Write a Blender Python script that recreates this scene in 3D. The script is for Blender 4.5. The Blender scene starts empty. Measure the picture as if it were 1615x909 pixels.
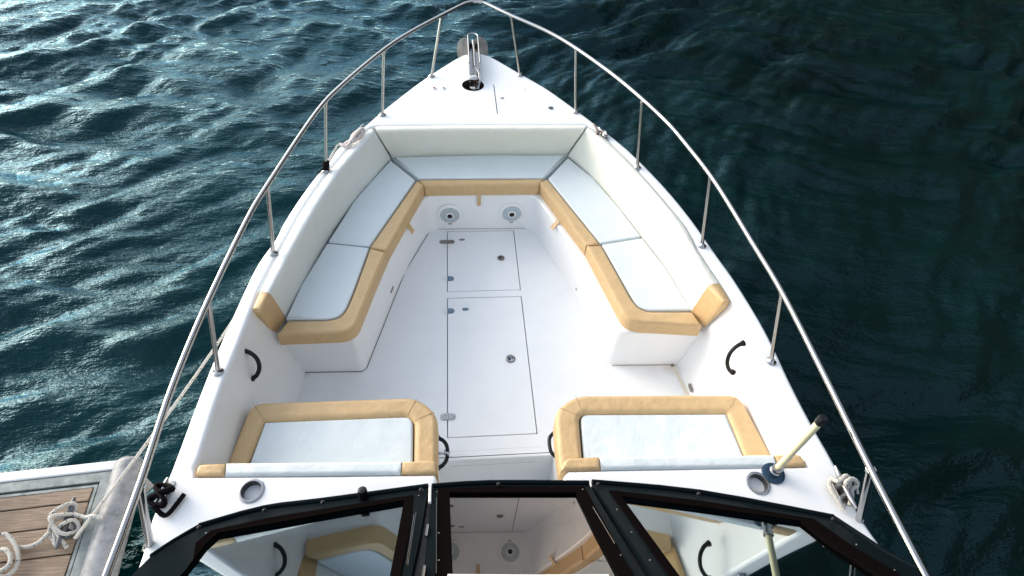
import bpy, bmesh, math, random
import numpy as np
from mathutils import Vector, Matrix, noise as mn
from mathutils.geometry import tessellate_polygon
random.seed(4); rng=np.random.default_rng(7)
S=bpy.context.scene; COL=S.collection
rad=math.radians

# ---------------------------------------------------------------- camera
CX,CH,YAW,PITCH,ROLL,FP=-0.16687,3.0,-0.132087,0.836665,0.0745465,900.0
PW,PH=1615,909
cy,sy,cp,sp=math.cos(YAW),math.sin(YAW),math.cos(PITCH),math.sin(PITCH)
fw=Vector((-sy*cp,cy*cp,-sp)); rt=Vector((cy,sy,0)); up=rt.cross(fw)
cr,sr=math.cos(ROLL),math.sin(ROLL)
R_=cr*rt+sr*up; U_=-sr*rt+cr*up
cam=bpy.data.objects.new('camera',bpy.data.cameras.new('camera')); COL.objects.link(cam)
M=Matrix((R_,U_,-fw)).transposed().to_4x4(); M.translation=Vector((CX,0,CH)); cam.matrix_world=M
cam.data.sensor_width=36; cam.data.lens=FP/PW*36; cam.data.clip_start=.05; cam.data.clip_end=3000
S.camera=cam
S.render.resolution_x=1024; S.render.resolution_y=576

# ---------------------------------------------------------------- light
SUN_AZ=rad(-56)   # measured from +Y (bow) clockwise; light comes from the port quarter
SUN_EL=rad(21)
W=bpy.data.worlds.new('World'); S.world=W; W.use_nodes=True
nt=W.node_tree; bg=nt.nodes['Background']
sky=nt.nodes.new('ShaderNodeTexSky'); sky.sky_type='NISHITA'; sky.sun_disc=False
sky.sun_elevation=SUN_EL; sky.sun_rotation=SUN_AZ; sky.dust_density=1.5; sky.air_density=1.0; sky.ozone_density=1.0
hs=nt.nodes.new('ShaderNodeHueSaturation'); hs.inputs['Saturation'].default_value=.6   # thin haze over the whole sky
nt.links.new(sky.outputs[0],hs.inputs['Color']); mu=nt.nodes.new('ShaderNodeMix'); mu.data_type='RGBA'; mu.blend_type='MULTIPLY'; mu.inputs[0].default_value=1; mu.inputs[7].default_value=(1.0,.985,.94,1)
nt.links.new(hs.outputs[0],mu.inputs[6]); nt.links.new(mu.outputs[2],bg.inputs[0]); bg.inputs[1].default_value=.15
sd=bpy.data.lights.new('sun','SUN'); sd.energy=.5; sd.angle=rad(34); sd.color=(1,.93,.83)
sun=bpy.data.objects.new('sun',sd); COL.objects.link(sun)
sdir=Vector((math.sin(SUN_AZ)*math.cos(SUN_EL),math.cos(SUN_AZ)*math.cos(SUN_EL),math.sin(SUN_EL)))
sun.rotation_euler=sdir.to_track_quat('Z','Y').to_euler()
S.view_settings.view_transform='Standard'; S.view_settings.look='None'; S.view_settings.gamma=1; S.view_settings.exposure=1.72
S.cycles.max_bounces=8; S.cycles.caustics_reflective=False; S.cycles.caustics_refractive=False

# ---------------------------------------------------------------- place finding: a pixel of the photograph on a horizontal plane
def P(px,py,z):
    d=(px-PW/2)/FP*R_-(py-PH/2)/FP*U_+fw
    t=(z-CH)/d.z
    return Vector((CX+t*d.x,t*d.y,z))
def ray(px,py): return (px-PW/2)/FP*R_-(py-PH/2)/FP*U_+fw
def onplane(px,py,o,n):
    d=ray(px,py); c=Vector((CX,0,CH)); return c+d*((o-c).dot(n)/d.dot(n))
DZ0,DK=.63,.02
def zd(y): return DZ0+DK*(y-1.0)
def D(px,py,dz=0):
    p=P(px,py,DZ0)
    for _ in range(4): p=P(px,py,zd(p.y)+dz)
    return p

# ---------------------------------------------------------------- materials
def mat(name,col,rough=.5,metal=0,**k):
    m=bpy.data.materials.new(name); m.use_nodes=True; b=m.node_tree.nodes['Principled BSDF']
    b.inputs['Base Color'].default_value=(*col,1); b.inputs['Roughness'].default_value=rough; b.inputs['Metallic'].default_value=metal
    for a,v in k.items(): b.inputs[a.replace('_',' ')].default_value=v
    return m
def N(m,t): return m.node_tree.nodes.new(t)
def L(m,a,b): m.node_tree.links.new(a,b)
def B(m): return m.node_tree.nodes['Principled BSDF']
def tex(m,scale,detail=3,rough=.55,stretch=None,coord='Object'):
    tc=N(m,'ShaderNodeTexCoord'); n=N(m,'ShaderNodeTexNoise'); n.inputs['Scale'].default_value=scale
    n.inputs['Detail'].default_value=detail; n.inputs['Roughness'].default_value=rough
    if stretch:
        mp=N(m,'ShaderNodeMapping'); mp.inputs['Scale'].default_value=stretch; L(m,tc.outputs[coord],mp.inputs[0]); L(m,mp.outputs[0],n.inputs[0])
    else: L(m,tc.outputs[coord],n.inputs[0])
    return n
def ramp(m,src,stops):
    r=N(m,'ShaderNodeValToRGB'); e=r.color_ramp.elements
    while len(e)<len(stops): e.new(.5)
    for i,(p,c) in enumerate(stops): e[i].position=p; e[i].color=(*c,1)
    L(m,src,r.inputs[0]); return r
def bump(m,srcs):
    prev=None
    for s,st,di in srcs:
        b=N(m,'ShaderNodeBump'); b.inputs['Strength'].default_value=st; b.inputs['Distance'].default_value=di
        L(m,s,b.inputs['Height'])
        if prev: L(m,prev.outputs[0],b.inputs['Normal'])
        prev=b
    L(m,prev.outputs[0],B(m).inputs['Normal'])
def soft(name,c0,c1,rough,sc,bs,extra=None,**k):
    m=mat(name,c0,rough,**k); n=tex(m,sc,5,.6); r=ramp(m,n.outputs[0],[(.3,c0),(.7,c1)]); L(m,r.outputs[0],B(m).inputs['Base Color'])
    fine=tex(m,420,2); big=tex(m,9,3)
    bump(m,[(big.outputs[0],bs,.03),(fine.outputs[0],.12,.0015)]); return m
gel=mat('gelcoat',(.80,.80,.80),.32,Coat_Weight=.15,Coat_Roughness=.15)
n=tex(gel,3,6,.65); r=ramp(gel,n.outputs[0],[(.25,(.79,.79,.785)),(.55,(.82,.82,.815)),(.8,(.83,.83,.82))]); L(gel,r.outputs[0],B(gel).inputs['Base Color'])
n2=tex(gel,60,3); bump(gel,[(n2.outputs[0],.05,.002)])
nonskid=mat('nonskid',(.78,.79,.80),.55)
n=tex(nonskid,5,7,.7); r=ramp(nonskid,n.outputs[0],[(.25,(.755,.76,.755)),(.5,(.79,.795,.79)),(.75,(.81,.81,.80))]); L(nonskid,r.outputs[0],B(nonskid).inputs['Base Color'])
n2=tex(nonskid,900,1); n3=tex(nonskid,30,3); bump(nonskid,[(n3.outputs[0],.06,.002),(n2.outputs[0],.25,.0006)])
# rust weeping from the drain corners and the hinge ends
_base=nonskid.node_tree.nodes['Principled BSDF'].inputs['Base Color'].links[0].from_socket
_gp=N(nonskid,'ShaderNodeNewGeometry'); _nn=tex(nonskid,22,5,.65)
for (px,py,rr_,st_) in ((1058,580,.075,.75),(1030,577,.10,.35),(478,590,.05,.5),(705,386,.07,.35),(792,410,.045,.3),(955,572,.04,.45)):
    _d=N(nonskid,'ShaderNodeVectorMath'); _d.operation='DISTANCE'; L(nonskid,_gp.outputs['Position'],_d.inputs[0]); _d.inputs[1].default_value=P(px,py,0)
    _m=N(nonskid,'ShaderNodeMapRange'); _m.inputs['From Min'].default_value=rr_; _m.inputs['From Max'].default_value=0; _m.inputs['To Max'].default_value=st_; L(nonskid,_d.outputs['Value'],_m.inputs[0])
    _x=N(nonskid,'ShaderNodeMath'); _x.operation='MULTIPLY'; _x.use_clamp=True; L(nonskid,_m.outputs[0],_x.inputs[0]); L(nonskid,_nn.outputs[0],_x.inputs[1])
    _c=N(nonskid,'ShaderNodeMix'); _c.data_type='RGBA'; L(nonskid,_x.outputs[0],_c.inputs[0]); L(nonskid,_base,_c.inputs[6]); _c.inputs[7].default_value=(.42,.26,.15,1); _base=_c.outputs[2]
L(nonskid,_base,B(nonskid).inputs['Base Color'])
whitefab=soft('white_vinyl',(.635,.685,.69),(.67,.715,.715),.55,7,.3)
creamfab=soft('cream_vinyl',(.73,.72,.62),(.76,.75,.66),.5,8,.3)
boltfab=soft('pale_vinyl',(.72,.74,.70),(.75,.765,.73),.5,8,.3)
tan=soft('tan_vinyl',(.54,.36,.175),(.59,.405,.205),.5,22,.4)
steel=mat('stainless',(.42,.41,.40),.14,1.0)
n=tex(steel,40,3,stretch=(1,1,6)); r=ramp(steel,n.outputs[0],[(.3,(.12,)*3),(.8,(.24,)*3)]); L(steel,r.outputs[0],B(steel).inputs['Roughness'])
oldsteel=mat('tarnished_steel',(.30,.27,.25),.4,.9)
bluesteel=mat('blue_grey_steel',(.10,.17,.24),.35,.7)
black=mat('black_plastic',(.006,.006,.008),.35,Specular_IOR_Level=.3)
frameblk=mat('black_frame',(.004,.007,.009),.42,Specular_IOR_Level=.02,Specular_Tint=(.3,.5,.6,1))
fbrown=mat('inner_frame',(.004,.003,.003),.5,Specular_IOR_Level=0)
rubber=mat('black_rope',(.005,.003,.005),.9,Specular_IOR_Level=.15)
dark=mat('dark_gap',(.008,.008,.009),.8)
seamd=mat('seam_dark',(.10,.09,.08),.8)
caulk=mat('yellowed_caulk',(.72,.66,.52),.6)
grille=mat('speaker_grille',(.30,.34,.36),.6)
v=N(grille,'ShaderNodeTexVoronoi'); v.inputs['Scale'].default_value=160; tc=N(grille,'ShaderNodeTexCoord'); L(grille,tc.outputs['Object'],v.inputs[0])
r=ramp(grille,v.outputs['Distance'],[(.15,(.12,.14,.15)),(.4,(.46,.52,.54))]); L(grille,r.outputs[0],B(grille).inputs['Base Color'])
polem=mat('cream_plastic',(.74,.70,.46),.4,Subsurface_Weight=.0)
whitepl=mat('white_plastic',(.8,.8,.78),.35)
navy=mat('navy_fitting',(.03,.06,.10),.28,.6)
dash=mat('dashboard_grey',(.022,.024,.027),.5)
flukes=mat('galvanised_anchor',(.36,.34,.31),.55,.5)
n=tex(flukes,18,4); r=ramp(flukes,n.outputs[0],[(.3,(.20,.185,.16)),(.7,(.36,.34,.31))]); L(flukes,r.outputs[0],B(flukes).inputs['Base Color'])
def ropemat(name,base,fleck,th):
    m=mat(name,base,.85); v=N(m,'ShaderNodeTexVoronoi'); v.inputs['Scale'].default_value=55; tc=N(m,'ShaderNodeTexCoord'); L(m,tc.outputs['Object'],v.inputs[0])
    r=ramp(m,v.outputs['Distance'],[(th,fleck),(th+.04,base)]); L(m,r.outputs[0],B(m).inputs['Base Color'])
    w=N(m,'ShaderNodeTexWave'); w.inputs['Scale'].default_value=60; w.inputs['Distortion'].default_value=2; L(m,tc.outputs['Object'],w.inputs[0]); bump(m,[(w.outputs[0],.5,.003)])
    return m
rope_w=ropemat('flecked_white_rope',(.47,.45,.41),(.03,.03,.06),.17)
rope_p=ropemat('pinkish_rope',(.66,.58,.55),(.35,.25,.24),.14)
rope_g=ropemat('grey_rope',(.52,.50,.46),(.08,.08,.08),.17)
wood=mat('weathered_teak',(.30,.22,.15),.75)
n=tex(wood,6,8,.65,stretch=(1.2,26,10)); n_b=tex(wood,3,4)
r=ramp(wood,n.outputs[0],[(.25,(.09,.062,.042)),(.5,(.225,.16,.11)),(.75,(.35,.27,.205))]); oi=N(wood,'ShaderNodeObjectInfo'); mw=N(wood,'ShaderNodeMapRange'); mw.inputs['To Min'].default_value=.72; mw.inputs['To Max'].default_value=1.15; L(wood,oi.outputs['Random'],mw.inputs[0])
blot=ramp(wood,n_b.outputs[0],[(.35,(.7,.7,.7)),(.6,(1,1,1))]); hw=N(wood,'ShaderNodeHueSaturation'); m1=N(wood,'ShaderNodeMix'); m1.data_type='RGBA'; m1.blend_type='MULTIPLY'; m1.inputs[0].default_value=1
L(wood,r.outputs[0],m1.inputs[6]); L(wood,blot.outputs[0],m1.inputs[7]); L(wood,m1.outputs[2],hw.inputs['Color']); L(wood,mw.outputs[0],hw.inputs['Value']); L(wood,hw.outputs[0],B(wood).inputs['Base Color']); bump(wood,[(n.outputs[0],.6,.004)])
greyrub=mat('weathered_grey',(.20,.22,.22),.6); n=tex(greyrub,14,6,.65); r=ramp(greyrub,n.outputs[0],[(.3,(.10,.12,.12)),(.7,(.30,.33,.32))]); L(greyrub,r.outputs[0],B(greyrub).inputs['Base Color'])
tubem=mat('worn_grey_vinyl',(.40,.41,.43),.5); n=tex(tubem,16,7,.7); r=ramp(tubem,n.outputs[0],[(.3,(.09,.09,.095)),(.46,(.19,.20,.215)),(.75,(.31,.32,.34))]); L(tubem,r.outputs[0],B(tubem).inputs['Base Color'])
# tinted glass: part mirror, part clear
def glassmat(name,tint,clear,lo,hi):
    m=bpy.data.materials.new(name); m.use_nodes=True; t=m.node_tree; t.nodes.clear()
    o=t.nodes.new('ShaderNodeOutputMaterial'); mx=t.nodes.new('ShaderNodeMixShader'); g=t.nodes.new('ShaderNodeBsdfGlossy'); tr=t.nodes.new('ShaderNodeBsdfTransparent')
    g.inputs[0].default_value=(*tint,1); g.inputs['Roughness'].default_value=.012; tr.inputs[0].default_value=(*clear,1)
    lw=t.nodes.new('ShaderNodeLayerWeight'); lw.inputs[0].default_value=.5; mr=t.nodes.new('ShaderNodeMapRange'); mr.inputs['To Min'].default_value=lo; mr.inputs['To Max'].default_value=hi
    t.links.new(lw.outputs['Facing'],mr.inputs[0]); t.links.new(mr.outputs[0],mx.inputs[0]); t.links.new(tr.outputs[0],mx.inputs[1]); t.links.new(g.outputs[0],mx.inputs[2]); t.links.new(mx.outputs[0],o.inputs[0])
    return m
glass_b=glassmat('blue_tint_glass',(.74,.84,.88),(.28,.34,.36),.30,.56)
glass_z=glassmat('bronze_tint_glass',(1.0,.86,.76),(.22,.20,.18),.13,.42)

# ---------------------------------------------------------------- mesh helpers
def link(name,verts,faces,m,parent=None,smooth=True,wn=True):
    me=bpy.data.meshes.new(name); me.from_pydata([tuple(v) for v in verts],[],faces); me.validate(); me.update()
    bm=bmesh.new(); bm.from_mesh(me); bmesh.ops.recalc_face_normals(bm,faces=bm.faces); bm.to_mesh(me); bm.free()
    for p in me.polygons: p.use_smooth=smooth
    me.materials.append(m); o=bpy.data.objects.new(name,me); COL.objects.link(o)
    if parent: o.parent=parent
    if smooth and wn:
        w=o.modifiers.new('wn','WEIGHTED_NORMAL'); w.keep_sharp=True; w.weight=90
        me.set_sharp_from_angle(angle=rad(50))
    return o
class MB:
    def __init__(s): s.v=[]; s.f=[]
    def add(s,vs,fs):
        o=len(s.v); s.v+=[Vector(v) for v in vs]; s.f+=[[i+o for i in f] for f in fs]; return s
    def build(s,name,m,parent=None,**k): return link(name,s.v,s.f,m,parent,**k)
def thing(name,label,cat,group=None,loc=(0,0,0)):
    o=bpy.data.objects.new(name,None); COL.objects.link(o); o.location=loc; o.empty_display_size=.1
    o['label']=label; o['category']=cat
    if group: o['group']=group
    return o
def tag(o,label,cat,group=None):
    o['label']=label; o['category']=cat
    if group: o['group']=group
    return o
def area(p): return sum(p[i][0]*p[(i+1)%len(p)][1]-p[(i+1)%len(p)][0]*p[i][1] for i in range(len(p)))/2
def ccw(p):
    p=[Vector((q[0],q[1])) for q in p]
    return p if area(p)>0 else p[::-1]
def inset(p,d):
    n=len(p); out=[]
    for i in range(n):
        a,b,c=p[i-1],p[i],p[(i+1)%n]; e1=(b-a); e2=(c-b)
        if e1.length<1e-7 or e2.length<1e-7: out.append(b.copy()); continue
        e1.normalize(); e2.normalize(); n1=Vector((-e1.y,e1.x)); n2=Vector((-e2.y,e2.x)); m=n1+n2
        if m.length<1e-4: out.append(b.copy()); continue
        m.normalize(); k=min(1/max(m.dot(n1),.3),2.2); out.append(b+m*d*k)
    return out
def rnd(p,radii,seg=5):
    """round the corners of a closed polygon"""
    p=[Vector((q[0],q[1])) for q in p]; n=len(p); out=[]
    for i in range(n):
        r=radii[i] if hasattr(radii,'__len__') else radii
        a,b,c=p[i-1],p[i],p[(i+1)%n]; u=(a-b); w=(c-b); t=min(r,u.length*.45,w.length*.45)
        if t<1e-4: out.append(b); continue
        s=b+u.normalized()*t; e=b+w.normalized()*t
        for k in range(seg+1):
            q=k/seg; out.append(s*(1-q)**2+b*2*q*(1-q)+e*q*q)
    return out
def prism(mb,poly,z0,z1,r=.01,seg=3,zf=None,rb=0):
    p=ccw(poly); n=len(p); rings=[]
    if rb: rings.append((inset(p,rb),z0)); rings.append((p,z0+rb))
    else: rings.append((p,z0))
    if r>0:
        for k in range(seg+1):
            a=k/seg*math.pi/2; rings.append((inset(p,r*(1-math.cos(a))),z1-r+r*math.sin(a)))
    else: rings.append((p,z1))
    vs=[];fs=[]
    for q,z in rings:
        for c in q: vs.append(Vector((c.x,c.y,z+(zf(c.x,c.y) if zf else 0))))
    for k in range(len(rings)-1):
        for i in range(n): j=(i+1)%n; fs.append([k*n+i,k*n+j,(k+1)*n+j,(k+1)*n+i])
    for ringi,flip in ((0,True),(len(rings)-1,False)):
        pts=[vs[ringi*n+i] for i in range(n)]
        tri=tessellate_polygon([[Vector((q.x,q.y,0)) for q in pts]])
        for t in tri: fs.append([ringi*n+i for i in t])
    return mb.add(vs,fs)
def box(mb,x0,x1,y0,y1,z0,z1,r=.01): return prism(mb,[(x0,y0),(x1,y0),(x1,y1),(x0,y1)],z0,z1,r)
def frame_of(t):
    t=t.normalized(); a=Vector((0,0,1)) if abs(t.z)<.9 else Vector((1,0,0)); u=t.cross(a).normalized(); return u,t.cross(u).normalized()
def tube(mb,pts,r,seg=10,cap=True):
    pts=[Vector(p) for p in pts]; n=len(pts); vs=[];fs=[]; u=None
    for i,p in enumerate(pts):
        t=(pts[min(i+1,n-1)]-pts[max(i-1,0)])
        if t.length<1e-9: t=Vector((0,0,1))
        t.normalize()
        if u is None: u,_=frame_of(t)
        u=(u-t*u.dot(t)); u=u.normalized() if u.length>1e-6 else frame_of(t)[0]
        w=t.cross(u); rr=r[i] if hasattr(r,'__len__') else r
        for k in range(seg): a=2*math.pi*k/seg; vs.append(p+rr*(math.cos(a)*u+math.sin(a)*w))
    for i in range(n-1):
        for k in range(seg): j=(k+1)%seg; fs.append([i*seg+k,i*seg+j,(i+1)*seg+j,(i+1)*seg+k])
    if cap: fs.append(list(range(seg))[::-1]); fs.append([(n-1)*seg+k for k in range(seg)])
    return mb.add(vs,fs)
def crom(pts,sub=6,closed=False):
    pts=[Vector(p) for p in pts]; n=len(pts); out=[]
    for i in range(n if closed else n-1):
        if closed: a,b,c,d=pts[i-1],pts[i],pts[(i+1)%n],pts[(i+2)%n]
        else: a,b,c,d=pts[max(i-1,0)],pts[i],pts[i+1],pts[min(i+2,n-1)]
        for k in range(sub):
            t=k/sub; out.append(.5*((2*b)+(c-a)*t+(2*a-5*b+4*c-d)*t*t+(3*b-a-3*c+d)*t**3))
    if not closed: out.append(pts[-1])
    return out
def lathe(mb,o,axis,prof,seg=20):
    """prof: (radius, distance along axis)"""
    axis=Vector(axis).normalized(); u,w=frame_of(axis); vs=[];fs=[]; o=Vector(o)
    for r,h in prof:
        for k in range(seg): a=2*math.pi*k/seg; vs.append(o+axis*h+r*(math.cos(a)*u+math.sin(a)*w))
    n=len(prof)
    for i in range(n-1):
        for k in range(seg): j=(k+1)%seg; fs.append([i*seg+k,i*seg+j,(i+1)*seg+j,(i+1)*seg+k])
    fs.append(list(range(seg))[::-1]); fs.append([(n-1)*seg+k for k in range(seg)])
    return mb.add(vs,fs)
def plate(mb,pts,nrm,th):
    """a convex or simple plate on a slanted plane, pts on its upper face"""
    n=len(pts); nrm=nrm.normalized(); vs=[Vector(p) for p in pts]+[Vector(p)-nrm*th for p in pts]
    tri=tessellate_polygon([[Vector(p) for p in pts]])
    fs=[list(t) for t in tri]+[[i+n for i in t][::-1] for t in tri]+[[i,(i+1)%n,(i+1)%n+n,i+n] for i in range(n)]
    return mb.add(vs,fs)
def round3(pts,radii,seg=4):
    n=len(pts); out=[]
    for i in range(n):
        a,b,c=pts[i-1],pts[i],pts[(i+1)%n]; r=radii[i]; u=a-b; w=c-b; t=min(r,u.length*.45,w.length*.45)
        s=b+u.normalized()*t; e=b+w.normalized()*t
        for k in range(seg+1): q=k/seg; out.append(s*(1-q)**2+b*2*q*(1-q)+e*q*q)
    return out
def loft(mb,secs,cap=True):
    n=len(secs[0]); vs=[v for s in secs for v in s]; fs=[]
    for i in range(len(secs)-1):
        for k in range(n): j=(k+1)%n; fs.append([i*n+k,i*n+j,(i+1)*n+j,(i+1)*n+k])
    if cap:
        fs.append(list(range(n))[::-1]); fs.append([(len(secs)-1)*n+k for k in range(n)])
    return mb.add(vs,fs)
def xy(px,z): return [P(a,b,z) for a,b in px]

# ---------------------------------------------------------------- water
ZW=-.50
def water_mesh():
    x0,x1,y0,y1,st=-12.,15.,-3.,16.,.036
    nx=int((x1-x0)/st)+1; ny=int((y1-y0)/st)+1
    xs=np.linspace(x0,x1,nx); ys=np.linspace(y0,y1,ny); X,Y=np.meshgrid(xs,ys)
    Z=np.zeros_like(X)
    # slow warp so that crests wander
    wx=X+.25*np.sin(.9*Y+.5*X+1)+.12*np.sin(2.1*X-1.3*Y); wy=Y+.22*np.sin(.8*X-.6*Y)+.10*np.sin(2.3*X+1.7*Y+2)
    for i in range(80):
        lam=.16*(1.5/.16)**(rng.random()**1.15)
        k=2*math.pi/lam; a=rad(108)+rng.normal()*rad(28)   # travel direction: crests lie roughly across the picture
        ph=rng.random()*2*math.pi
        amp=.0030*lam**.95
        s=np.sin(k*(wx*math.cos(a)+wy*math.sin(a))+ph)
        Z+=amp*(s+.25*(1-np.abs(s)*2)*.6)
    env=.75+.35*np.sin(.7*X+.4*Y+.6*np.sin(.5*Y))*np.sin(.55*Y-.3*X+1.)
    Z=Z*env*WAVE
    ex=np.minimum(np.minimum(X-x0,x1-X),np.minimum(Y-y0,y1-Y)); Z*=np.clip(ex/1.5,0,1)
    vs=np.stack([X,Y,Z+ZW],-1).reshape(-1,3)
    idx=np.arange(nx*ny).reshape(ny,nx)
    q=np.stack([idx[:-1,:-1],idx[:-1,1:],idx[1:,1:],idx[1:,:-1]],-1).reshape(-1,4)
    # far sheet
    F=2500.; b=[(x0,y0),(x1,y0),(x1,y1),(x0,y1)]; o=[(-F,-F),(F,-F),(F,F),(-F,F)]
    nv=len(vs); vs=np.vstack([vs,[(a,c,ZW) for a,c in b+o]]); ext=[[nv+i,nv+(i+1)%4,nv+4+(i+1)%4,nv+4+i] for i in range(4)]
    me=bpy.data.meshes.new('water'); nq=len(q)+4
    me.vertices.add(len(vs)); me.vertices.foreach_set('co',vs.astype(np.float32).ravel())
    li=np.concatenate([q.ravel(),np.array([f[::-1] for f in ext]).ravel()]).astype(np.int32)
    me.loops.add(len(li)); me.loops.foreach_set('vertex_index',li)
    me.polygons.add(nq); me.polygons.foreach_set('loop_start',np.arange(0,nq*4,4,dtype=np.int32))
    me.polygons.foreach_set('use_smooth',np.ones(nq,dtype=bool)); me.update(calc_edges=True)
    o=bpy.data.objects.new('water',me); COL.objects.link(o); o['kind']='structure'; return o
WAVE=3.5
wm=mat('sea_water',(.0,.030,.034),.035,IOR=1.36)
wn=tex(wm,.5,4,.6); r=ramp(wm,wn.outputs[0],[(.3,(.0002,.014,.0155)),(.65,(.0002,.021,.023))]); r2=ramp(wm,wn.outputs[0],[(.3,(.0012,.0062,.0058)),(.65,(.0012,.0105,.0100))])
# base colour painted darker to starboard, for the shade and dark reflection there
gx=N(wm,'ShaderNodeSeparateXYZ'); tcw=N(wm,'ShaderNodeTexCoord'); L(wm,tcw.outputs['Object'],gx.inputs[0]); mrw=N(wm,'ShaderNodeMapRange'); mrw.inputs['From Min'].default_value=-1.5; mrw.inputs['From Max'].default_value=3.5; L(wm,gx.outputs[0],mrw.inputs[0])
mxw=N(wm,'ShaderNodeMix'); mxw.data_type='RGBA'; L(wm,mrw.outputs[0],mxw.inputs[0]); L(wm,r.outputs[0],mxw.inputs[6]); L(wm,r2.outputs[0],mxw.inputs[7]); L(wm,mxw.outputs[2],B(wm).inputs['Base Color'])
B(wm).inputs['Specular IOR Level'].default_value=.5; B(wm).inputs['Specular Tint'].default_value=(.50,.82,1.0,1)
a=tex(wm,5.5,5,.62,stretch=(.45,1.3,1)); b=tex(wm,17,4,.6,stretch=(.6,1.2,1))
bump(wm,[(a.outputs[0],.42,.11),(b.outputs[0],.36,.028)])
B(wm).inputs['Specular IOR Level'].default_value=0
_b=[n for n in wm.node_tree.nodes if n.type=='BUMP'][-1]; gw=N(wm,'ShaderNodeBsdfGlossy'); gw.inputs[0].default_value=(.50,.76,.90,1); gw.inputs['Roughness'].default_value=.035
fz=N(wm,'ShaderNodeFresnel'); fz.inputs[0].default_value=1.34; L(wm,_b.outputs[0],gw.inputs['Normal']); L(wm,_b.outputs[0],fz.inputs['Normal'])
mxs=N(wm,'ShaderNodeMixShader'); L(wm,fz.outputs[0],mxs.inputs[0]); L(wm,B(wm).outputs[0],mxs.inputs[1]); L(wm,gw.outputs[0],mxs.inputs[2])
L(wm,mxs.outputs[0],[n for n in wm.node_tree.nodes if n.type=='OUTPUT_MATERIAL'][0].inputs[0])
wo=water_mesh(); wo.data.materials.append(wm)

# wooded bank off the starboard bow, mirrored dark in the water
def bank():
    vs=[];fs=[]; nu,nv=70,30
    path=crom([(3.2,60,0),(5.0,30,0),(9,20,0),(15,13,0),(19,3,0),(20,-14,0),(18,-40,0)],12); nu=len(path)
    for i,p in enumerate(path):
        t=(path[min(i+1,nu-1)]-path[max(i-1,0)]).normalized(); nrm=Vector((-t.y,t.x,0))
        if nrm.x<0: nrm=-nrm
        for j in range(nv):
            q=j/(nv-1); h=26*q; pt=p+nrm*(11*q**1.2); 
            d=mn.fractal(Vector((pt.x*.35,pt.y*.35,h*.35)),1,2,5)*1.3
            vs.append((pt.x-nrm.x*d*min(1,q*4),pt.y-nrm.y*d*min(1,q*4),-1.5+h+d*.6*min(1,q*4)))
    for i in range(nu-1):
        for j in range(nv-1): fs.append([i*nv+j,(i+1)*nv+j,(i+1)*nv+j+1,i*nv+j+1])
    return vs,fs
bm_=mat('wooded_slope',(.045,.05,.02),.9)
n=tex(bm_,.9,8,.7); r=ramp(bm_,n.outputs[0],[(.35,(.012,.018,.010)),(.5,(.045,.045,.022)),(.62,(.10,.075,.045))]); L(bm_,r.outputs[0],B(bm_).inputs['Base Color']); bump(bm_,[(n.outputs[0],1,.5)])
vs,fs=bank(); o=link('wooded_bank',vs,fs,bm_,wn=False); o['kind']='structure'

# ---------------------------------------------------------------- boat
boat=thing('motorboat','white open bow motorboat with stainless bow rail and tinted windscreen','boat')
OUTL=[(150,1010),(212,905),(237,821),(271,736),(312,627),(343,550),(381.6,464),(406,415),(432.5,378),(447,350),(475,307),(502,271.6),(518,255),(536.5,228.6),(572,200.6),(605.6,172),(650.5,137),(682,115),(718,92.5)]
OUTR=[(1460,950),(1392,862),(1354,806),(1320,736),(1279.5,664.6),(1247,601.7),(1223,550.5),(1198.5,504),(1160,442),(1129,399),(1089,342.5),(1045,290),(990,235),(943,198),(899,165),(862,139),(821.6,115.8),(785,94.5)]
outl=crom([D(*p) for p in OUTL],3); outr=crom([D(*p) for p in OUTR],3)
nose=[D(731,86),D(738,84.8),D(748,84),D(761,84.6),D(772,88)]
outer=outl+nose+outr[::-1]
INL=[(306,751),(308,737),(315,722),(328,679),(340,640),(355,598),(376,545),(398,487),(409,458),(432,413),(480,326),(513,278),(548,236),(584,202)]
INR=[(1274,735),(1271,724),(1255,688),(1228,629),(1204,578),(1154,474),(1136,446),(1101,394),(1083.5,359),(1045,312),(1004,265.5),(962.5,224),(931,200)]
inner=[D(*p) for p in INL]+[D(594,198.5),D(757,197),D(922,197)]+[D(*p) for p in INR[::-1]]
aft_r=[D(948,741),D(896,742),D(889,752),D(885,770),D(885,800)]
aft_l=[D(689,800),D(690,775),D(690,760),D(686,747.5),D(500,750)]
wsR=[D(960,800),D(1100,815),D(1300,850),D(1380,905),D(1450,990)]
wsL=[D(200,1010),D(235,930),D(320,865),D(500,830),D(640,805)]
deckpoly=outer+wsR[::-1]+aft_r[::-1]+inner[::-1]+aft_l[::-1]+wsL[::-1]
mb=MB(); prism(mb,deckpoly,zd(1)-.05,zd(1),.022,5,zf=lambda x,y:DK*(y-1.0)); mb.build('deck',gel,boat)
# hull below the deck edge
def hull():
    vs=[];fs=[]; lv=[(-.045,1.0,0),(-.10,1.012,0),(-.13,1.0,0),(-.45,.93,-.08),(-.85,.84,-.2),(-1.25,.72,-.45)]
    pts=[p for p in outer]; pts=[Vector((pts[0].x*1.0,-2.6,pts[0].z))]+pts+[Vector((pts[-1].x,-2.6,pts[-1].z))]; n=len(pts)
    for dz,sx,dy in lv:
        for p in pts: vs.append((p.x*sx*(.997),p.y+dy*max(0,(p.y-1)/3.4),p.z+dz))
    for k in range(len(lv)-1):
        for i in range(n-1): fs.append([k*n+i,k*n+i+1,(k+1)*n+i+1,(k+1)*n+i])
    return vs,fs
vs,fs=hull(); link('hull',vs,fs,gel,boat)
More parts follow.
